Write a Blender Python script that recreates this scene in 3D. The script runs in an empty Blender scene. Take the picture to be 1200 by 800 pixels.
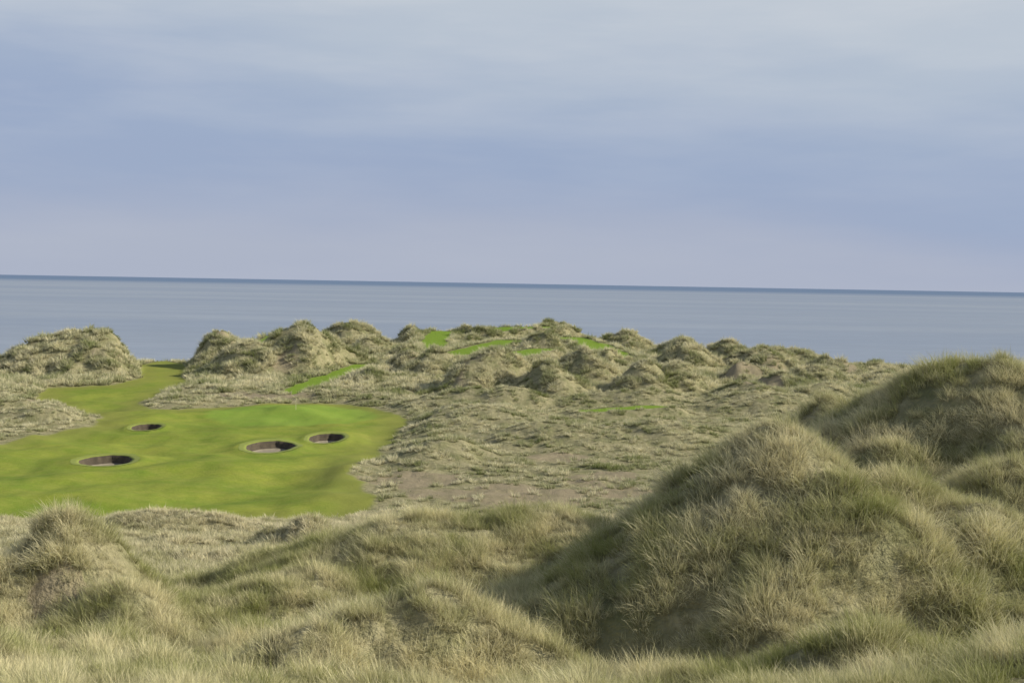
import bpy, math, numpy as np
from mathutils import Matrix, Vector
rng = np.random.default_rng(7)
scene = bpy.context.scene
scene.view_settings.view_transform = 'Standard'
scene.view_settings.look = 'None'
scene.view_settings.exposure = 0

# ---------------------------------------------------------------- noise
def pnoise(x, y, seed=0):
    r = np.random.default_rng(seed + 100)
    perm = r.permutation(256)
    ang = r.random(256) * 2 * np.pi
    gx, gy = np.cos(ang), np.sin(ang)
    xi = np.floor(x).astype(np.int64); yi = np.floor(y).astype(np.int64)
    xf = x - xi; yf = y - yi
    u = xf**3 * (xf * (xf * 6 - 15) + 10); v = yf**3 * (yf * (yf * 6 - 15) + 10)
    def g(ix, iy, dx, dy):
        h = perm[(perm[ix & 255] + iy) & 255]
        return gx[h] * dx + gy[h] * dy
    a = g(xi, yi, xf, yf); b = g(xi + 1, yi, xf - 1, yf)
    c = g(xi, yi + 1, xf, yf - 1); d = g(xi + 1, yi + 1, xf - 1, yf - 1)
    return (a + (b - a) * u) * (1 - v) + (c + (d - c) * u) * v * 1.0
def fbm(x, y, seed=0, octv=3):
    s = 0; a = 1.0
    for i in range(octv):
        s = s + a * pnoise(x * 2**i, y * 2**i, seed + i * 13); a *= 0.5
    return s
def ridged(x, y, seed=0, octv=2):
    s = 0; a = 1.0
    for i in range(octv):
        s = s + a * (0.45 - np.abs(pnoise(x * 2**i, y * 2**i, seed + i * 13))); a *= 0.5
    return s
def sstep(a, b, x):
    t = np.clip((x - a) / (b - a), 0, 1); return t * t * (3 - 2 * t)

# ---------------------------------------------------------------- plan of the course (metres)
FAIRWAY = np.array([(-55.3,153.6),(-46.7,155.6),(-38.5,160.5),(-28.7,159.7),(-20.9,158.3),(-15.9,165.9),(-18.6,182.6),
 (-21.9,192.5),(-20.9,218.2),(-20.1,248.8),(-19.6,276.8),(-28.6,297.5),(-36.7,306.2),(-49.5,305.8),(-58.9,297.5),
 (-66.1,286.3),(-72.7,285),(-79.3,303.9),(-79.4,326.9),(-77,340.5),(-83.5,358.6),(-91.6,400.4),(-102,412),(-101.2,387.7),
 (-92.3,351.6),(-94,337),(-108.3,328.3),(-103,307.7),(-88.6,289.6),(-78,269.7),(-74.2,251.3),(-78.4,242.1),(-80.6,223.9),
 (-130,215),(-130,150)])
# bunkers: x, y, half width, half depth
BUNKERS = [(-58.4,204.8,3.8,4.6),(-38.2,225.7,3.8,6.2),(-31.1,239.0,2.8,5.6),(-64.7,251.4,2.5,4.2)]
# mown paths and tees in the hollows of the far dunes : polylines x,y,halfwidth,level
PATHS = [[(-50,318,2.4,1.4),(-46,340,3.4,2.8),(-38,370,3.4,5.0)],
         [(-22.5,412,3.4,6.8),(-23.5,440,4.2,9.2),(-23,460,4,11.0)],
         [(-18,388,3.4,6.6),(-8.5,404,4.6,8.6),(0,420,4.6,10.0)],
         [(-6,356,3,6.4),(1,372,4.6,8.2),(8,386,3.4,9.2)],
         [(18,436,4.4,10.6),(24,420,5,9.2),(31,398,4,7.0)],
         [(-8,466,5,11.0),(0,472,6,12.2),(12,478,5,12.4)],
         [(-70,392,3.6,8.6),(-67,412,3.6,10.6)],
         [(16,281,2.6,2.0),(29,287,2.6,2.6)]]
SAND = [(0,176,12,12),(-12,190,8,7),(15,197,4,5),(57,352,10,20),(-58,312,16,4),(38,262,6,4),(8,215,4,4),
        (-15.2,47.6,1.2,0.8),(100,395,8,6),(14,182,6,5)]
D = []
def dune(x, y, z, rx, ry, rot=0, s=1.0, c=.03): D.append((x, y, z, rx, ry, math.radians(rot), s, c))
def fd(x, y, z, rx, ry=None, rot=0): dune(x, y, z, rx, ry or rx * 1.1, rot, max(z - 2.0, 3.0) * 1.2, .06)
fd(-111,370,12.4,26,22); fd(-120,366,9.6,15,14); fd(-98,372,10.6,14,14); fd(-106,360,8.8,10,9)
fd(-78,390,12.6,15,17); fd(-70,384,9.5,10,10)
fd(-55,370,14.6,17,20,20); fd(-65,362,10.6,12,13); fd(-47,378,11.2,10,12)
fd(-48,430,14.0,16,18); fd(-32,450,14.2,11,14); fd(-12,462,14.0,17,14); fd(-40,408,10.0,10,12)
fd(-19.5,360,10.2,10,11); fd(-4,330,11.6,12,17,-20); fd(8.5,400,13.8,12,13)
fd(10.5,320,9.0,9,12); fd(18,350,10.6,9,12); fd(14,490,13.8,18,14); fd(36,455,12.6,17,16)
fd(31,330,9.2,9,12); fd(49,400,12.0,13,15); fd(40,335,9.0,7,10); fd(64,430,10.4,13,14)
fd(70,400,9.4,13,16); fd(89,450,7.4,15,15); fd(90,400,7.2,13,15); fd(106,420,4.8,15,13); fd(80,370,6.2,10,9)
fd(125,440,2.5,18,14); fd(-30,395,9.6,9,10); fd(60,370,7.6,9,8); fd(35,428,9.5,6,7)
fd(-10,440,10.6,8,8); fd(118,380,3,12,10); fd(52,440,11.0,12,12); fd(78,430,8.8,10,12); fd(25,385,9.0,7,7); fd(-28,372,8.8,8,9)
fd(66,350,5.6,8,9); fd(52,318,5.6,9,8); fd(-36,345,5.6,7,8); fd(96,372,5.0,9,9); fd(0,298,5.0,9,7); fd(72,325,5.0,9,9)
fd(-92,262,3.4,17,8,15); fd(-85,255,2.8,12,7); fd(-66,318,2.2,10,5); fd(-45,316,2.4,20,5)
fd(-6,262,4.0,14,22,-10); fd(8,236,3.6,14,14); fd(-11,215,3.2,9,14); fd(25,240,4.0,16,12)
fd(28,302,4.6,20,9,5); fd(55,300,4.6,18,10); fd(-8,300,4.4,16,8); fd(45,225,3.6,12,12)
def nd(x, y, z, rx, ry, s, rot=0, c=.03): dune(x, y, z, rx, ry, rot, s, c)
# big dune on the right
nd(7.7,42,23.0,6.9,6.2,5.6,-12,.008)
nd(9.4,40.0,21.5,4.4,5.0,3.4)
nd(11.3,43,21.4,5,4.5,3.2); nd(13.6,41.5,20.9,4.5,5,2.8)
nd(18.2,55,24.4,7.8,7.5,6.4,0,.08); nd(21.0,53,23.8,6.5,6,5,0,.1); nd(23.5,50,22.8,7,7,5)
nd(13.9,60,22.4,4.6,5,5); nd(16.6,47,21.4,4.6,4.4,3.4)
nd(18.6,37,20.5,5,4.4,3.0,10)
nd(8.0,31.5,18.9,4.0,2.6,2.2,10); nd(13,31,19.5,5,3.0,2.4,-8)
# front ridges
nd(-2.3,37,19.0,4.6,3.6,3.2,8,.05); nd(-4.6,34.5,18.3,3.6,3.2,2.4); nd(1.2,35,17.6,3.4,3,2)
nd(-3.2,60,17.0,10,7,4.2,10,.1); nd(1.6,61,17.2,8,7,4.4,0,.1); nd(-8,54,15.6,7,5,2.8,25,.1)
nd(-5.5,26,18.9,3.6,2.4,2.1,12); nd(2.5,27,19.1,4.2,2.6,2.2,-10); nd(-10.5,30,18.2,3.6,2.8,2.2,20)
nd(-14,36,17.2,4.6,3.4,2.6); nd(6.5,25.5,19.5,3.6,2.4,2.2); nd(11,26,20.0,4,3,2.0)
nd(-1.0,21.5,20.2,2.6,1.8,1.6,0,.1); nd(-6.5,21,20.0,2.4,1.8,1.5,0,.1); nd(5,21,20.6,2.6,1.8,1.6,0,.1)
# left dune
nd(-15.5,50,18.8,4.2,4.4,5.0); nd(-17.8,49,17.2,4,4,3.0); nd(-13.0,47.0,16.6,3.2,3.6,2.8)
nd(-14.4,100,10.1,2.6,3,3.0,0,.25); nd(-17,102,8.8,3,3,1.8)
nd(-27,120,7.4,10,6,3); nd(-4,110,8.2,7,7,3); nd(-32,62,14.0,7,6,3)
nd(30,70,18,12,12,8); nd(38,48,20.5,9,9,5)
D = np.array(D)
# blow-out hollows : x, y, depth, rx, ry
PITS = [(10.6,35.8,1.5,2.0,1.5),(3.6,36.0,.9,1.8,1.6),(-8.6,41,.9,2.6,2.4),(15.8,51,1.0,1.6,2.0),(-1.5,31,.7,2.2,1.3),(14.8,36.5,.9,1.3,1.6)]

BY = [(-50,27),(0,25.2),(4,24.6),(10,22.3),(18,20.5),(24,19.2),(30,17.9),(42,15.6),(55,13.6),(70,11.6),(90,8.9),(120,5),(143,1.6),(158,0),(290,0.5),(330,1.5)]
def base(x, y):
    b = np.interp(y, [p[0] for p in BY], [p[1] for p in BY])
    near = 1 - sstep(60, 120, y)
    b = b + near * sstep(0, 14, x) * 1.2 * sstep(15, 30, y)
    b = b + sstep(60, 110, y) * (1 - sstep(140, 230, y)) * sstep(10, 60, x) * 3
    hump = np.exp(-((x + 2) / 62.0)**2)
    b = b + sstep(300, 430, y) * (hump * 6.4)
    b = b - 3.0 * sstep(60, 115, x) * sstep(340, 430, y)
    shore = 500 + 25 * pnoise(x / 90, y * 0 + 3.3, 5) - 85 * (1 - sstep(-92, -58, x))
    b = b - sstep(shore - 20, shore + 70, y) * 26
    return b

def poly_sd(px, py, P):
    d = np.full(px.shape, 1e9); ins = np.zeros(px.shape, bool)
    n = len(P)
    for i in range(n):
        ax, ay = P[i]; bx, by = P[(i + 1) % n]
        ex, ey = bx - ax, by - ay
        t = np.clip(((px - ax) * ex + (py - ay) * ey) / (ex * ex + ey * ey), 0, 1)
        d = np.minimum(d, np.hypot(px - ax - t * ex, py - ay - t * ey))
        c = ((ay > py) != (by > py)) & (px < (bx - ax) * (py - ay) / (by - ay + 1e-12) + ax)
        ins ^= c
    return np.where(ins, -d, d)

def masks(x, y):
    fd_ = np.full(x.shape, 99.0)
    s = (y > 135) & (y < 430) & (x < 5)
    wx = x[s] + 1.6 * pnoise(x[s] / 7, y[s] / 9, 31) + .7 * pnoise(x[s] / 2.2, y[s] / 3, 32)
    wy = y[s] + 3.0 * pnoise(x[s] / 8, y[s] / 12, 33) + 1.6 * pnoise(x[s] / 2.4, y[s] / 4, 34)
    fd_[s] = poly_sd(wx, wy, FAIRWAY)
    pd = np.full(x.shape, 99.0); pz = np.zeros(x.shape)
    s = (y > 270) & (y < 520)
    xs, ys = x[s], y[s]; q = np.full(xs.shape, 99.0); qz = np.zeros(xs.shape)
    for pl in PATHS:
        for (ax, ay, aw, az), (bx, by, bw, bz) in zip(pl[:-1], pl[1:]):
            ex, ey = bx - ax, by - ay
            t = np.clip(((xs - ax) * ex + (ys - ay) * ey) / (ex * ex + ey * ey), 0, 1)
            dd = np.hypot(xs - ax - t * ex, ys - ay - t * ey) - (aw + (bw - aw) * t)
            qz = np.where(dd < q, az + (bz - az) * t, qz)
            q = np.minimum(q, dd)
    pd[s] = q + 1.6 * pnoise(xs / 4, ys / 6, 35); pz[s] = qz
    return fd_, pd, pz

def sandmask(x, y):
    m = np.zeros(x.shape)
    w = fbm(x / 9, y / 14, 55, 3)
    wn = fbm(x / 0.7, y / 0.7, 56, 2)
    for sx, sy, rx, ry in SAND:
        r = np.sqrt(((x - sx) / rx)**2 + ((y - sy) / ry)**2)
        ww = w * 0.9 if rx > 2 else wn * 0.8
        m = np.maximum(m, 1 - sstep(0.6, 1.1, r + ww))
    n = fbm(x / 16, y / 22, 77, 4)
    m = np.maximum(m, 0.7 * sstep(0.34, 0.55, n) * sstep(150, 175, y) * (1 - sstep(400, 470, y)))
    return m

def height(x, y, full=False):
    far = sstep(120, 200, y)
    wxa = pnoise(x / 5.5, y / 5.5, 1) * 0.9 + pnoise(x / 2.2, y / 2.2, 2) * 0.35
    wya = pnoise(x / 5.5, y / 5.5, 3) * 0.9 + pnoise(x / 2.2, y / 2.2, 4) * 0.35
    wxb = pnoise(x / 22, y / 22, 11) * 4.5 + pnoise(x / 8, y / 8, 12) * 3.0
    wyb = pnoise(x / 22, y / 22, 13) * 4.5 + pnoise(x / 8, y / 8, 14) * 3.0
    X = x + wxa * (1 - far) + wxb * far; Y = y + wya * (1 - far) + wyb * far
    b = base(x, y)
    k = 0.28 + 0.25 * far
    acc = np.ones(x.shape)
    for dx, dy, dz, rx, ry, rot, s, cc in D:
        R = max(rx, ry) * 3.2
        sel = np.nonzero((np.abs(X - dx) < R) & (np.abs(Y - dy) < R))
        if sel[0].size == 0: continue
        c, sn = math.cos(rot), math.sin(rot)
        u = ((X[sel] - dx) * c + (Y[sel] - dy) * sn) / rx; v = (-(X[sel] - dx) * sn + (Y[sel] - dy) * c) / ry
        r = np.sqrt(u * u + v * v + cc) - math.sqrt(cc)
        zz = dz - s * r
        acc[sel] += np.exp(np.clip((zz - b[sel]) / k[sel], -40, 60))
    h = b + k * np.log(acc)
    up = np.clip(h - b, 0, 8)
    duny = sstep(0.2, 3, up)
    midz = sstep(300, 345, y)
    h = h + far * ((0.35 + 0.55 * midz) * 1.7 * ridged(x / 12, y / 14, 21, 3) - 0.4 * midz)
    h = h + far * 0.24 * fbm(x / 2.6, y / 3.4, 23, 2) * (1 + duny)
    h = h + (1 - far) * ((0.95 - 0.5 * duny) * 1.15 * ridged(x / 4.4, y / 4.0, 25, 2) - 0.3 + 0.2 * fbm(x / 1.2, y / 1.2, 27, 2))
    h = h + (1 - far) * sstep(60, 100, y) * 0.9 * fbm(x / 9, y / 9, 28, 2)
    for px_, py_, dp, rx, ry in PITS:
        h = h - dp * np.exp(-((X - px_) / rx)**2 - ((Y - py_) / ry)**2)
    fdist, pdist, pz = masks(x, y)
    mp_ = 1 - sstep(0.5, 6.5, pdist)
    h = h * (1 - mp_) + pz * mp_
    fz = 1.0 * fbm(x / 26, y / 30, 41, 2) + 0.7 * pnoise(x / 9, y / 10, 44) + .15 * pnoise(x / 3, y / 4, 46)
    fz = fz + 0.8 * np.exp(-(((x + 43) / 14)**2 + ((y - 285) / 17)**2))
    fz = fz + 0.9 * np.exp(-(((x + 22) / 4)**2 + ((y - 197) / 20)**2)) - .3 * np.exp(-(((x + 29) / 5)**2 + ((y - 190) / 22)**2))
    fz = fz * (1 - sstep(300, 340, y)) + (.8 + 2.0 * sstep(315, 400, y)) * sstep(300, 340, y)
    for bx, by, rx, ry in BUNKERS:
        r = np.sqrt(((x - bx) / (rx + 1))**2 + ((y - by) / (ry + 2))**2)
        w_ = 1 - sstep(1.1, 2.1, r)
        fz = fz * (1 - w_) + w_ * (0.15 + 0.035 * (y - by))
    m = 1 - sstep(-1, 7, fdist)
    h = h * (1 - m) + fz * m
    if full: hb = h.copy()
    for bx, by, rx, ry in BUNKERS:
        r = np.sqrt(((x - bx) / rx)**2 + ((y - by) / ry)**2)
        h = h + 0.3 * np.exp(-((r - 1.3) / 0.35)**2) * (r > 1)* (m > 0)
        h = np.where(r < 1.12, h - 3.2 * (1 - sstep(0.95, 1.12, r)), h)
    if full: return h, hb, fdist, pdist
    return h

# ---------------------------------------------------------------- node helpers
def new_mat(name):
    m = bpy.data.materials.new(name); m.use_nodes = True
    nt = m.node_tree; nt.nodes.clear()
    return m, nt
class N:
    def __init__(s, nt): s.nt = nt
    def __call__(s, t, **kw):
        n = s.nt.nodes.new(t)
        for k, v in kw.items():
            if k in ('inp',):
                for kk, vv in v.items():
                    if isinstance(vv, bpy.types.NodeSocket): s.nt.links.new(vv, n.inputs[kk])
                    elif isinstance(vv, tuple) and len(vv) == 3 and n.inputs[kk].type == 'RGBA': n.inputs[kk].default_value = (*vv, 1)
                    else: n.inputs[kk].default_value = vv
            else: setattr(n, k, v)
        return n
    def mix(s, f, a, b, bt='MIX'):
        n = s.nt.nodes.new('ShaderNodeMix'); n.data_type = 'RGBA'; n.blend_type = bt
        for sock, v in ((n.inputs[0], f), (n.inputs[6], a), (n.inputs[7], b)):
            if isinstance(v, bpy.types.NodeSocket): s.nt.links.new(v, sock)
            else: sock.default_value = v if not isinstance(v, tuple) or len(v) == 4 else (*v, 1)
        return n.outputs[2]
    def noise(s, vec, sc, det=3, rough=0.55):
        n = s('ShaderNodeTexNoise', inp={'Vector': vec, 'Scale': sc, 'Detail': det, 'Roughness': rough}); return n.outputs['Fac']
    def mr(s, v, a, b, c=0., d=1.):
        n = s('ShaderNodeMapRange', inp={0: v, 1: a, 2: b, 3: c, 4: d}); n.clamp = True; return n.outputs[0]
    def math(s, op, a, b=0.):
        return s('ShaderNodeMath', operation=op, inp={0: a, 1: b}).outputs[0]

# ---------------------------------------------------------------- terrain
NA, NR = 1150, 1330
th = np.linspace(math.radians(-43), math.radians(43), NA)
rr = np.exp(np.linspace(math.log(2.5), math.log(640), NR))
T, R = np.meshgrid(th, rr)
X = (R * np.sin(T)).ravel(); Y = (R * np.cos(T)).ravel()
Z, HB, FD, PD = height(X, Y, True)
SM = sandmask(X, Y)
me = bpy.data.meshes.new("dune_terrain")
me.vertices.add(X.size); me.vertices.foreach_set("co", np.stack([X, Y, Z], 1).astype(np.float32).ravel())
i = np.arange((NR - 1) * NA).reshape(NR - 1, NA)[:, :-1].ravel()
q = np.stack([i, i + 1, i + NA + 1, i + NA], 1)
nf = q.shape[0]
me.loops.add(nf * 4); me.loops.foreach_set("vertex_index", q.ravel().astype(np.int32))
me.polygons.add(nf); me.polygons.foreach_set("loop_start", (np.arange(nf) * 4).astype(np.int32))
me.polygons.foreach_set("loop_total", np.full(nf, 4, np.int32))
me.polygons.foreach_set("use_smooth", np.ones(nf, bool))
me.update(calc_edges=True)
def att(name, v):
    a = me.attributes.new(name, 'FLOAT', 'POINT'); a.data.foreach_set("value", v.astype(np.float32))
turf = 1 - sstep(-0.6, 0.8, FD); pathm = 1 - sstep(-0.5, 0.7, PD)
greenm = 1 - sstep(0.9, 1.05, np.sqrt(((X + 43) / 17)**2 + ((Y - 281) / 21)**2))
semi = sstep(-9, -1, FD + 3 * pnoise(X / 8, Y / 10, 91))
att("turf", turf); att("path", pathm); att("putting", greenm * turf); att("semi", semi); att("sandy", SM)
terrain = bpy.data.objects.new("dune_terrain", me); scene.collection.objects.link(terrain)

m, nt = new_mat("dune_ground"); n = N(nt)
geo = n('ShaderNodeNewGeometry'); pos = geo.outputs['Position']
A = lambda s: n('ShaderNodeAttribute', attribute_name=s).outputs['Fac']
n1 = n.noise(pos, 0.35, 5); n2 = n.noise(pos, 1.6, 6, 0.7); n3 = n.noise(pos, 0.05, 4); n4 = n.noise(pos, 0.13, 5, .6)
n5 = n.noise(pos, 3.5, 5, .7)
rough = n.mix(n.mr(n2, .3, .7), (0.24, 0.22, 0.11), (0.50, 0.45, 0.27))
rough = n.mix(n.mr(n1, .45, .68, 0, .7), rough, (0.17, 0.185, 0.075))
sand = n.mix(n2, (0.29, 0.235, 0.145), (0.46, 0.39, 0.26))
sand = n.mix(n.mr(n1, .45, .65, 0, .6), sand, (0.30, 0.27, 0.15))
col = n.mix(n.mr(n.math('ADD', A("sandy"), n.mr(n2, .3, .7, -.25, .25)), .3, .7), rough, sand)
t1 = n.mix(n.mr(n3, .38, .62), (0.195, 0.265, 0.03), (0.33, 0.365, 0.052))
t1 = n.mix(n.mr(n4, .40, .66, 0, .75), t1, (0.155, 0.25, 0.028))
t1 = n.mix(n.mr(n1, .4, .7, 0, .55), t1, (0.33, 0.34, 0.07))
t1 = n.mix(n.mr(n2, .4, .7, 0, .4), t1, (0.15, 0.19, 0.03))
t1 = n.mix(n.mr(n5, .45, .75, 0, .3), t1, (0.36, 0.37, 0.10))
t1 = n.mix(n.mr(A("semi"), 0, 1, 0, .65), t1, (0.26, 0.265, 0.065))
t1 = n.mix(n.math('MULTIPLY', A("putting"), .55), t1, (0.24, 0.38, 0.055))
t2 = n.mix(n2, (0.18, 0.30, 0.03), (0.28, 0.39, 0.055))
col = n.mix(A("turf"), col, t1); col = n.mix(A("path"), col, t2)
hmix = n.math('ADD', n.math('MULTIPLY', n2, 1.0), n.math('MULTIPLY', n.noise(pos, 6, 3), .5))
amt = n.math('SUBTRACT', 1.0, n.math('MULTIPLY', A("turf"), .65))
bump = n('ShaderNodeBump', inp={'Strength': n.math('MULTIPLY', amt, .8), 'Distance': .5, 'Height': hmix})
bs = n('ShaderNodeBsdfPrincipled', inp={'Base Color': col, 'Roughness': .95, 'Specular IOR Level': .1, 'Normal': bump.outputs[0]})
o = n('ShaderNodeOutputMaterial', inp={'Surface': bs.outputs[0]})
me.materials.append(m)

# ---------------------------------------------------------------- sea
sm = bpy.data.meshes.new("sea")
S = 90000
sm.from_pydata([(-S, -2000, -10), (S, -2000, -10), (S, S, -10), (-S, S, -10)], [], [(0, 1, 2, 3)])
sea = bpy.data.objects.new("sea", sm); scene.collection.objects.link(sea)
m, nt = new_mat("sea_water"); n = N(nt)
geo = n('ShaderNodeNewGeometry'); pos = geo.outputs['Position']
mp = n('ShaderNodeMapping', inp={'Vector': pos, 'Scale': (0.25, 1, 1)}).outputs[0]
mp2 = n('ShaderNodeMapping', inp={'Vector': pos, 'Scale': (0.12, 1, 1)}).outputs[0]
w1 = n.noise(mp, 0.12, 5, .6); w2 = n.noise(mp, 0.012, 4, .5); w3 = n.noise(mp2, .0016, 5, .6)
sy = n('ShaderNodeSeparateXYZ', inp={0: pos}).outputs[1]
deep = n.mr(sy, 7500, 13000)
c = n.mix(n.mr(w2, .35, .65), (0.33, 0.375, 0.44), (0.38, 0.425, 0.49))
c = n.mix(n.mr(w3, .38, .62, 0, .9), c, (0.26, 0.315, 0.41))
c = n.mix(n.mr(w1, .35, .7, 0, .5), c, (0.21, 0.25, 0.32))
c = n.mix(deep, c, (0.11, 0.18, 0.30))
b = n('ShaderNodeBump', inp={'Strength': .6, 'Distance': 1.0, 'Height': w1})
bs = n('ShaderNodeBsdfPrincipled', inp={'Base Color': c, 'Roughness': .42, 'Specular IOR Level': .4, 'IOR': 1.33, 'Normal': b.outputs[0]})
n('ShaderNodeOutputMaterial', inp={'Surface': bs.outputs[0]})
sm.materials.append(m)

# ---------------------------------------------------------------- bunkers
def two(name, sc, a, b_, rg=.95):
    m, nt = new_mat(name); n = N(nt)
    pos = n('ShaderNodeNewGeometry').outputs['Position']
    c = n.mix(n.noise(pos, sc, 5), a, b_)
    n('ShaderNodeOutputMaterial', inp={'Surface': n('ShaderNodeBsdfPrincipled', inp={'Base Color': c, 'Roughness': rg}).outputs[0]})
    return m
sand_m = two("bunker_sand", 1.5, (0.26, 0.22, 0.15), (0.36, 0.31, 0.23))
lip_m = two("bunker_lip_turf", 1.6, (0.19, 0.24, 0.035), (0.29, 0.32, 0.06))
m, nt = new_mat("revetted_turf_face"); n = N(nt)
pos = n('ShaderNodeNewGeometry').outputs['Position']
z = n('ShaderNodeSeparateXYZ', inp={0: pos}).outputs[2]
st = n.math('SINE', n.math('MULTIPLY', z, 40.))
c = n.mix(n.mr(st, -1, 1), (0.05, 0.04, 0.028), (0.09, 0.07, 0.046))
c = n.mix(n.mr(n.noise(pos, 1.2, 4), .4, .7, 0, .6), c, (0.14, 0.11, 0.07))
n('ShaderNodeOutputMaterial', inp={'Surface': n('ShaderNodeBsdfPrincipled', inp={'Base Color': c, 'Roughness': .95}).outputs[0]})
face_m = m
for bx, by, rx, ry in BUNKERS:
    NS = 72
    a = np.linspace(0, 2 * np.pi, NS, endpoint=False)
    wob = 1 + 0.03 * np.sin(2 * a + bx) + 0.03 * np.sin(3 * a + by) + .015 * np.sin(9 * a + bx) + .012 * np.sin(17 * a + by)
    rings = [(1.30, 'T', .03), (1.12, 'T', .05), (0.99, 'T', .05), (0.965, 'R', -0.4), (0.93, 'R', -0.85), (0.88, 'R', -1.05), (0.7, 'R', -1.25), (0.35, 'R', -1.38), (0.02, 'R', -1.4)]
    V = []; ref = None
    for sc, kd, dz in rings:
        xx = bx + rx * sc * wob * np.cos(a); yy = by + ry * sc * wob * np.sin(a)
        _, hb, _, _ = height(xx, yy, True)
        r0 = np.sqrt(((xx - bx) / rx)**2 + ((yy - by) / ry)**2)
        lip = hb + 0.3 * np.exp(-((np.maximum(r0, 1.0) - 1.3) / .35)**2)
        if kd == 'T': zz = lip + dz; ref = zz
        else: zz = ref * 0.6 + ref.mean() * 0.4 + dz
        V += [(x_, y_, z_) for x_, y_, z_ in zip(xx, yy, zz)]
    F = []; MI = []
    for k_ in range(len(rings) - 1):
        for j in range(NS):
            j2 = (j + 1) % NS
            F.append((k_ * NS + j, k_ * NS + j2, (k_ + 1) * NS + j2, (k_ + 1) * NS + j))
            MI.append(0 if k_ < 2 else (1 if k_ < 5 else 2))
    bm_ = bpy.data.meshes.new("sand_bunker"); bm_.from_pydata(V, [], F)
    for mm in (lip_m, face_m, sand_m): bm_.materials.append(mm)
    bm_.polygons.foreach_set("material_index", MI); bm_.polygons.foreach_set("use_smooth", [True] * len(F))
    ob = bpy.data.objects.new("sand_bunker", bm_); scene.collection.objects.link(ob)

# ---------------------------------------------------------------- golf flag
fx, fy = -42.6, 281.0
fz = float(height(np.array([fx]), np.array([fy]))[0])
root = bpy.data.objects.new("golf_flag", None); root.location = (fx, fy, fz); scene.collection.objects.link(root)
V = []; F = []
for k_, (zz, r) in enumerate([(-0.1, .04), (1.2, .036), (2.35, .03), (2.38, .0)]):
    for j in range(10): V.append((r * math.cos(j * .6283), r * math.sin(j * .6283), zz))
for k_ in range(3):
    for j in range(10): F.append((k_ * 10 + j, k_ * 10 + (j + 1) % 10, k_ * 10 + 10 + (j + 1) % 10, k_ * 10 + 10 + j))
pm = bpy.data.meshes.new("pole"); pm.from_pydata(V, [], F); pm.materials.append(two("pole_paint", 8, (.75, .7, .45), (.8, .75, .5), .5))
po = bpy.data.objects.new("pole", pm); po.parent = root; scene.collection.objects.link(po)
V = []; F = []
for ix in range(9):
    for iz in range(5):
        V.append((-ix * .08, .05 * math.sin(ix * 1.1) * ix / 8, 2.32 - iz * .11 - ix * .012))
for ix in range(8):
    for iz in range(4):
        q_ = ix * 5 + iz; F.append((q_, q_ + 1, q_ + 6, q_ + 5))
pm = bpy.data.meshes.new("flag_cloth"); pm.from_pydata(V, [], F); pm.materials.append(two("flag_cloth", 8, (.75, .55, .45), (.8, .6, .5)))
po = bpy.data.objects.new("flag_cloth", pm); po.parent = root; scene.collection.objects.link(po)

# ---------------------------------------------------------------- marram grass
def grass_mat(name, dark, green, straw, nsc, bias=0., amp=.4):
    m, nt = new_mat(name); n = N(nt)
    pos = n('ShaderNodeNewGeometry').outputs['Position']
    oi = n('ShaderNodeObjectInfo').outputs['Random']
    tip = n('ShaderNodeAttribute', attribute_name='tip').outputs['Fac']
    bl = n('ShaderNodeAttribute', attribute_name='bl').outputs['Fac']
    nz = n.noise(pos, nsc, 4)
    f = n.math('ADD', n.mr(nz, .35, .65, -amp + bias, amp + bias), n.math('ADD', n.math('MULTIPLY', oi, .45), n.math('MULTIPLY', bl, .55)))
    f = n.mr(f, 0, 1)
    c = n.mix(f, green, straw)
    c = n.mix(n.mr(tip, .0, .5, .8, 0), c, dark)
    d = n('ShaderNodeBsdfDiffuse', inp={'Color': c, 'Roughness': .4})
    t = n('ShaderNodeBsdfTranslucent', inp={'Color': c})
    mx = n('ShaderNodeMixShader', inp={0: .25, 1: d.outputs[0], 2: t.outputs[0]})
    n('ShaderNodeOutputMaterial', inp={'Surface': mx.outputs[0]})
    return m
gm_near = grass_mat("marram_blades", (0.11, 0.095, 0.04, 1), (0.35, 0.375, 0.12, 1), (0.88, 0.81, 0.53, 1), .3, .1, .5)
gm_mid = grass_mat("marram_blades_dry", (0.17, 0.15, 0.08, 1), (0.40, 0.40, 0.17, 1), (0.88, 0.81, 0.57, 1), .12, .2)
gm_far = grass_mat("marram_blades_distant", (0.12, 0.12, 0.05, 1), (0.27, 0.31, 0.105, 1), (0.88, 0.82, 0.57, 1), .12, .16, .5)

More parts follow.
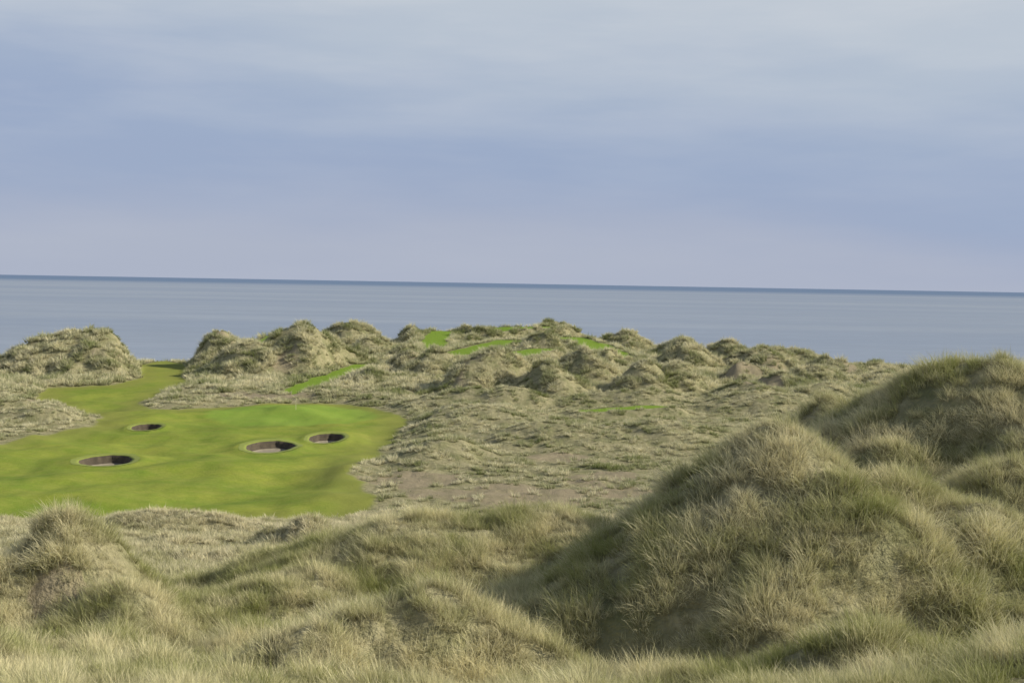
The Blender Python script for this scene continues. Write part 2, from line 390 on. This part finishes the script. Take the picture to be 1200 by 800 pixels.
def make_tuft(name, nb, rad, hmin, hmax, w, lean, mat, seed):
    r = np.random.default_rng(seed); V = []; F = []; tip = []; bl = []
    for _ in range(nb):
        a = r.random() * 6.283; q = rad * math.sqrt(r.random()); bx, by = q * math.cos(a), q * math.sin(a)
        d = a + r.normal() * .7; L = hmin + (hmax - hmin) * r.random()
        ln = lean * (.25 + 1.0 * r.random()); b0 = r.random()
        sa = r.random() * 6.283; sx, sy_ = math.cos(sa), math.sin(sa)
        i0 = len(V); px, pz = 0., 0.; ang = ln * .4
        for k_ in range(4):
            ww = w * (1, .85, .55, 0)[k_] * .5
            cx, cy = bx + px * math.cos(d) - .10 * (k_ / 3)**2 * L, by + px * math.sin(d)
            if k_ < 3: V += [(cx - sx * ww, cy - sy_ * ww, pz - .06), (cx + sx * ww, cy + sy_ * ww, pz - .06)]; tip += [k_ / 3] * 2; bl += [b0] * 2
            else: V.append((cx, cy, pz - .06)); tip.append(1.); bl.append(b0)
            px += math.sin(ang) * L / 3; pz += math.cos(ang) * L / 3; ang += ln * .75
        F += [(i0, i0 + 1, i0 + 3, i0 + 2), (i0 + 2, i0 + 3, i0 + 5, i0 + 4), (i0 + 4, i0 + 5, i0 + 6)]
    me = bpy.data.meshes.new(name); me.from_pydata(V, [], F); me.materials.append(mat)
    a_ = me.attributes.new("tip", 'FLOAT', 'POINT'); a_.data.foreach_set("value", tip)
    a_ = me.attributes.new("bl", 'FLOAT', 'POINT'); a_.data.foreach_set("value", bl)
    return bpy.data.objects.new(name, me)

def instancer(name, pts, up, scl, coll, idx):
    me = bpy.data.meshes.new(name); k_ = len(pts)
    me.vertices.add(k_); me.vertices.foreach_set("co", pts.astype(np.float32).ravel())
    yaw = (rng.random(k_) - .5) * 2 * .55 * 3.14159
    up = up / np.linalg.norm(up, axis=1)[:, None]
    nx = up[:, 0] * np.cos(yaw) + up[:, 1] * np.sin(yaw); ny = -up[:, 0] * np.sin(yaw) + up[:, 1] * np.cos(yaw)
    e = np.stack([-np.arcsin(np.clip(ny, -1, 1)), np.arctan2(nx, up[:, 2]), yaw], 1)
    a = me.attributes.new("rot", 'FLOAT_VECTOR', 'POINT'); a.data.foreach_set("vector", e.astype(np.float32).ravel())
    a = me.attributes.new("scl", 'FLOAT', 'POINT'); a.data.foreach_set("value", scl.astype(np.float32))
    a = me.attributes.new("idx", 'INT', 'POINT'); a.data.foreach_set("value", idx.astype(np.int32))
    ob = bpy.data.objects.new(name, me); scene.collection.objects.link(ob)
    ng = bpy.data.node_groups.new(name, 'GeometryNodeTree')
    ng.interface.new_socket("Geometry", in_out='INPUT', socket_type='NodeSocketGeometry')
    ng.interface.new_socket("Geometry", in_out='OUTPUT', socket_type='NodeSocketGeometry')
    nn = ng.nodes; L = ng.links
    gi = nn.new('NodeGroupInput'); go = nn.new('NodeGroupOutput')
    ci = nn.new('GeometryNodeCollectionInfo'); ci.inputs[0].default_value = coll; ci.inputs[1].default_value = True; ci.inputs[2].default_value = True
    ip = nn.new('GeometryNodeInstanceOnPoints')
    def na(nm, t):
        q = nn.new('GeometryNodeInputNamedAttribute'); q.data_type = t; q.inputs[0].default_value = nm
        return q.outputs[0]
    e2r = nn.new('FunctionNodeEulerToRotation'); L.new(na("rot", 'FLOAT_VECTOR'), e2r.inputs[0])
    L.new(gi.outputs[0], ip.inputs['Points']); L.new(ci.outputs[0], ip.inputs['Instance'])
    ip.inputs['Pick Instance'].default_value = True
    L.new(na("idx", 'INT'), ip.inputs['Instance Index']); L.new(e2r.outputs[0], ip.inputs['Rotation'])
    L.new(na("scl", 'FLOAT'), ip.inputs['Scale']); L.new(ip.outputs[0], go.inputs[0])
    md = ob.modifiers.new("scatter", 'NODES'); md.node_group = ng
    return ob

def coll_of(name, objs):
    c = bpy.data.collections.new(name)
    for o_ in objs: c.objects.link(o_)
    return c
NV = 8
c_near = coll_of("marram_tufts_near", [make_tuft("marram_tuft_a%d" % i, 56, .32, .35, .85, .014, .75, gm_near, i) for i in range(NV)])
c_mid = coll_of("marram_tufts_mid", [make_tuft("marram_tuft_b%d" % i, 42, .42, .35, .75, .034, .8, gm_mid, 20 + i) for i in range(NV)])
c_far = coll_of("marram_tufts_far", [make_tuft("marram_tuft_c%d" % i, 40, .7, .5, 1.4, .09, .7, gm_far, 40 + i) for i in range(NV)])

def scatter(r0, r1, half, dens):
    area = half * (r1**2 - r0**2); k_ = int(area * dens)
    t = (rng.random(k_) * 2 - 1) * half; r = np.sqrt(r0**2 + rng.random(k_) * (r1**2 - r0**2))
    return r * np.sin(t), r * np.cos(t)
def ground_info(x, y):
    h, hb, f, p = height(x, y, True); e = .4
    hx = (height(x + e, y) - h) / e; hy = (height(x, y + e) - h) / e
    return h, np.stack([-hx, -hy, np.ones_like(hx)], 1), f, p
tot = []
for name, r0, r1, half, dens, coll, (s0, s1) in [
    ("marram_grass_foreground", 7, 72, math.radians(26), 15, c_near, (.55, 1.1)),
    ("marram_grass_slope", 70, 165, math.radians(25), 5, c_mid, (.6, 1.1)),
    ("marram_grass_dunes", 160, 530, math.radians(24), 1.5, c_far, (.5, 1.3))]:
    x, y = scatter(r0, r1, half, dens)
    h, nrm, f, p = ground_info(x, y)
    sd = sandmask(x, y)
    keep = (f > .6) & (p > .3) & (h > -8)
    cl = fbm(x / 3.5, y / 3.5, 61, 3) if r0 > 150 else fbm(x / 1.8, y / 1.8, 61, 3)
    pr = (1 - .9 * sd)
    if r0 > 150:
        flat = (1 - sstep(290, 330, y))
        pr = pr * (0.15 + 0.85 * sstep(-.2, .25, cl - .1 * flat)) * (1 - .2 * flat)
    else:
        pr = pr * (0.6 + 0.4 * sstep(-.3, .15, cl))
    keep &= rng.random(x.size) < pr
    x, y, h, nrm, cl = x[keep], y[keep], h[keep], nrm[keep], cl[keep]
    up = nrm * np.array([.5, .5, 1]) + np.array([-.08, 0, 0]) + rng.normal(size=(x.size, 3)) * np.array([.12, .12, 0])
    sc = (s0 + (s1 - s0) * rng.random(x.size)) * (.9 + 1.0 * np.clip(cl, -.5, .5))
    if r0 > 150: sc = sc * (0.6 + .5 * sstep(290, 340, y))
    elif r0 < 60: sc = sc * (1.0 - .25 * (1 - sstep(18, 32, y)))
    instancer(name, np.stack([x, y, h], 1), up, sc, coll, rng.integers(0, NV, x.size))
    tot.append(x.size)
print("TUFTS", tot)

# ---------------------------------------------------------------- sky and sun
SE, SA = math.radians(29), math.radians(90)
w = bpy.data.worlds.new("World"); scene.world = w; w.use_nodes = True
nt = w.node_tree; nt.nodes.clear(); n = N(nt)
sky = n('ShaderNodeTexSky', sky_type='NISHITA'); sky.sun_disc = False; sky.sun_elevation = SE; sky.sun_rotation = SA
b1 = n('ShaderNodeBackground', inp={'Color': sky.outputs[0], 'Strength': .08})
tc = n('ShaderNodeTexCoord').outputs['Generated']
mp = n('ShaderNodeMapping', inp={'Vector': tc, 'Scale': (1, 1, 6)}).outputs[0]
sp = n('ShaderNodeSeparateXYZ', inp={0: tc})
nz = n.noise(mp, 2.2, 6, .5); nz2 = n.noise(mp, 5, 5, .55)
e = n.math('ADD', sp.outputs[2], n.mr(nz, .3, .7, -.03, .03))
e = n.math('ADD', e, n.mr(sp.outputs[0], -.35, .4, -.02, .018))
pos_ = n.mr(e, 0, .6)
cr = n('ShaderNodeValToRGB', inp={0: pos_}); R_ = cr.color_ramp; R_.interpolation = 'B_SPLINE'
# overcast: pale haze on the sea, blue-grey bank, light streaks, unseen zenith darkened to cut ambient light
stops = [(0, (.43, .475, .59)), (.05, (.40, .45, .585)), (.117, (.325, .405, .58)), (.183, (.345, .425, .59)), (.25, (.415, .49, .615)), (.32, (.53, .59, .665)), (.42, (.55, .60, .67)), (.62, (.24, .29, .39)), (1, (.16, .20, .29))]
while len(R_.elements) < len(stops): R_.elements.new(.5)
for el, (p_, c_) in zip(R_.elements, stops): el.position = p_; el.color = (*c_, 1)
cfac = n.math('MULTIPLY', n.mr(nz2, .42, .72, 0, .34), n.math('MULTIPLY', n.mr(sp.outputs[2], .04, .2, .15, 1), n.mr(sp.outputs[2], .25, .4, 1, 0)))
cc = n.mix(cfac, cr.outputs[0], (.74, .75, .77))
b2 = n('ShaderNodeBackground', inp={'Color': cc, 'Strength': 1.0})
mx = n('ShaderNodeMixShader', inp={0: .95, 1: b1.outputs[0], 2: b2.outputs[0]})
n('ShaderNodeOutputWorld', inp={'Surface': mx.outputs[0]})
sl = bpy.data.lights.new("sun", 'SUN'); sl.energy = 5.0; sl.angle = math.radians(.8); sl.color = (1, .94, .8)
so = bpy.data.objects.new("sun", sl); scene.collection.objects.link(so)
dvec = Vector((math.sin(SA) * math.cos(SE), math.cos(SA) * math.cos(SE), math.sin(SE)))
so.rotation_euler = dvec.to_track_quat('Z', 'Y').to_euler()

# ---------------------------------------------------------------- camera
cd = bpy.data.cameras.new("camera"); cd.sensor_width = 36; cd.lens = 50; cd.clip_start = .1; cd.clip_end = 200000
co = bpy.data.objects.new("camera", cd); scene.collection.objects.link(co)
co.matrix_world = Matrix.Translation((0, 0, 27)) @ Matrix.Rotation(math.radians(90 - 2.35), 4, 'X') @ Matrix.Rotation(math.radians(1.0), 4, 'Z')
scene.camera = co
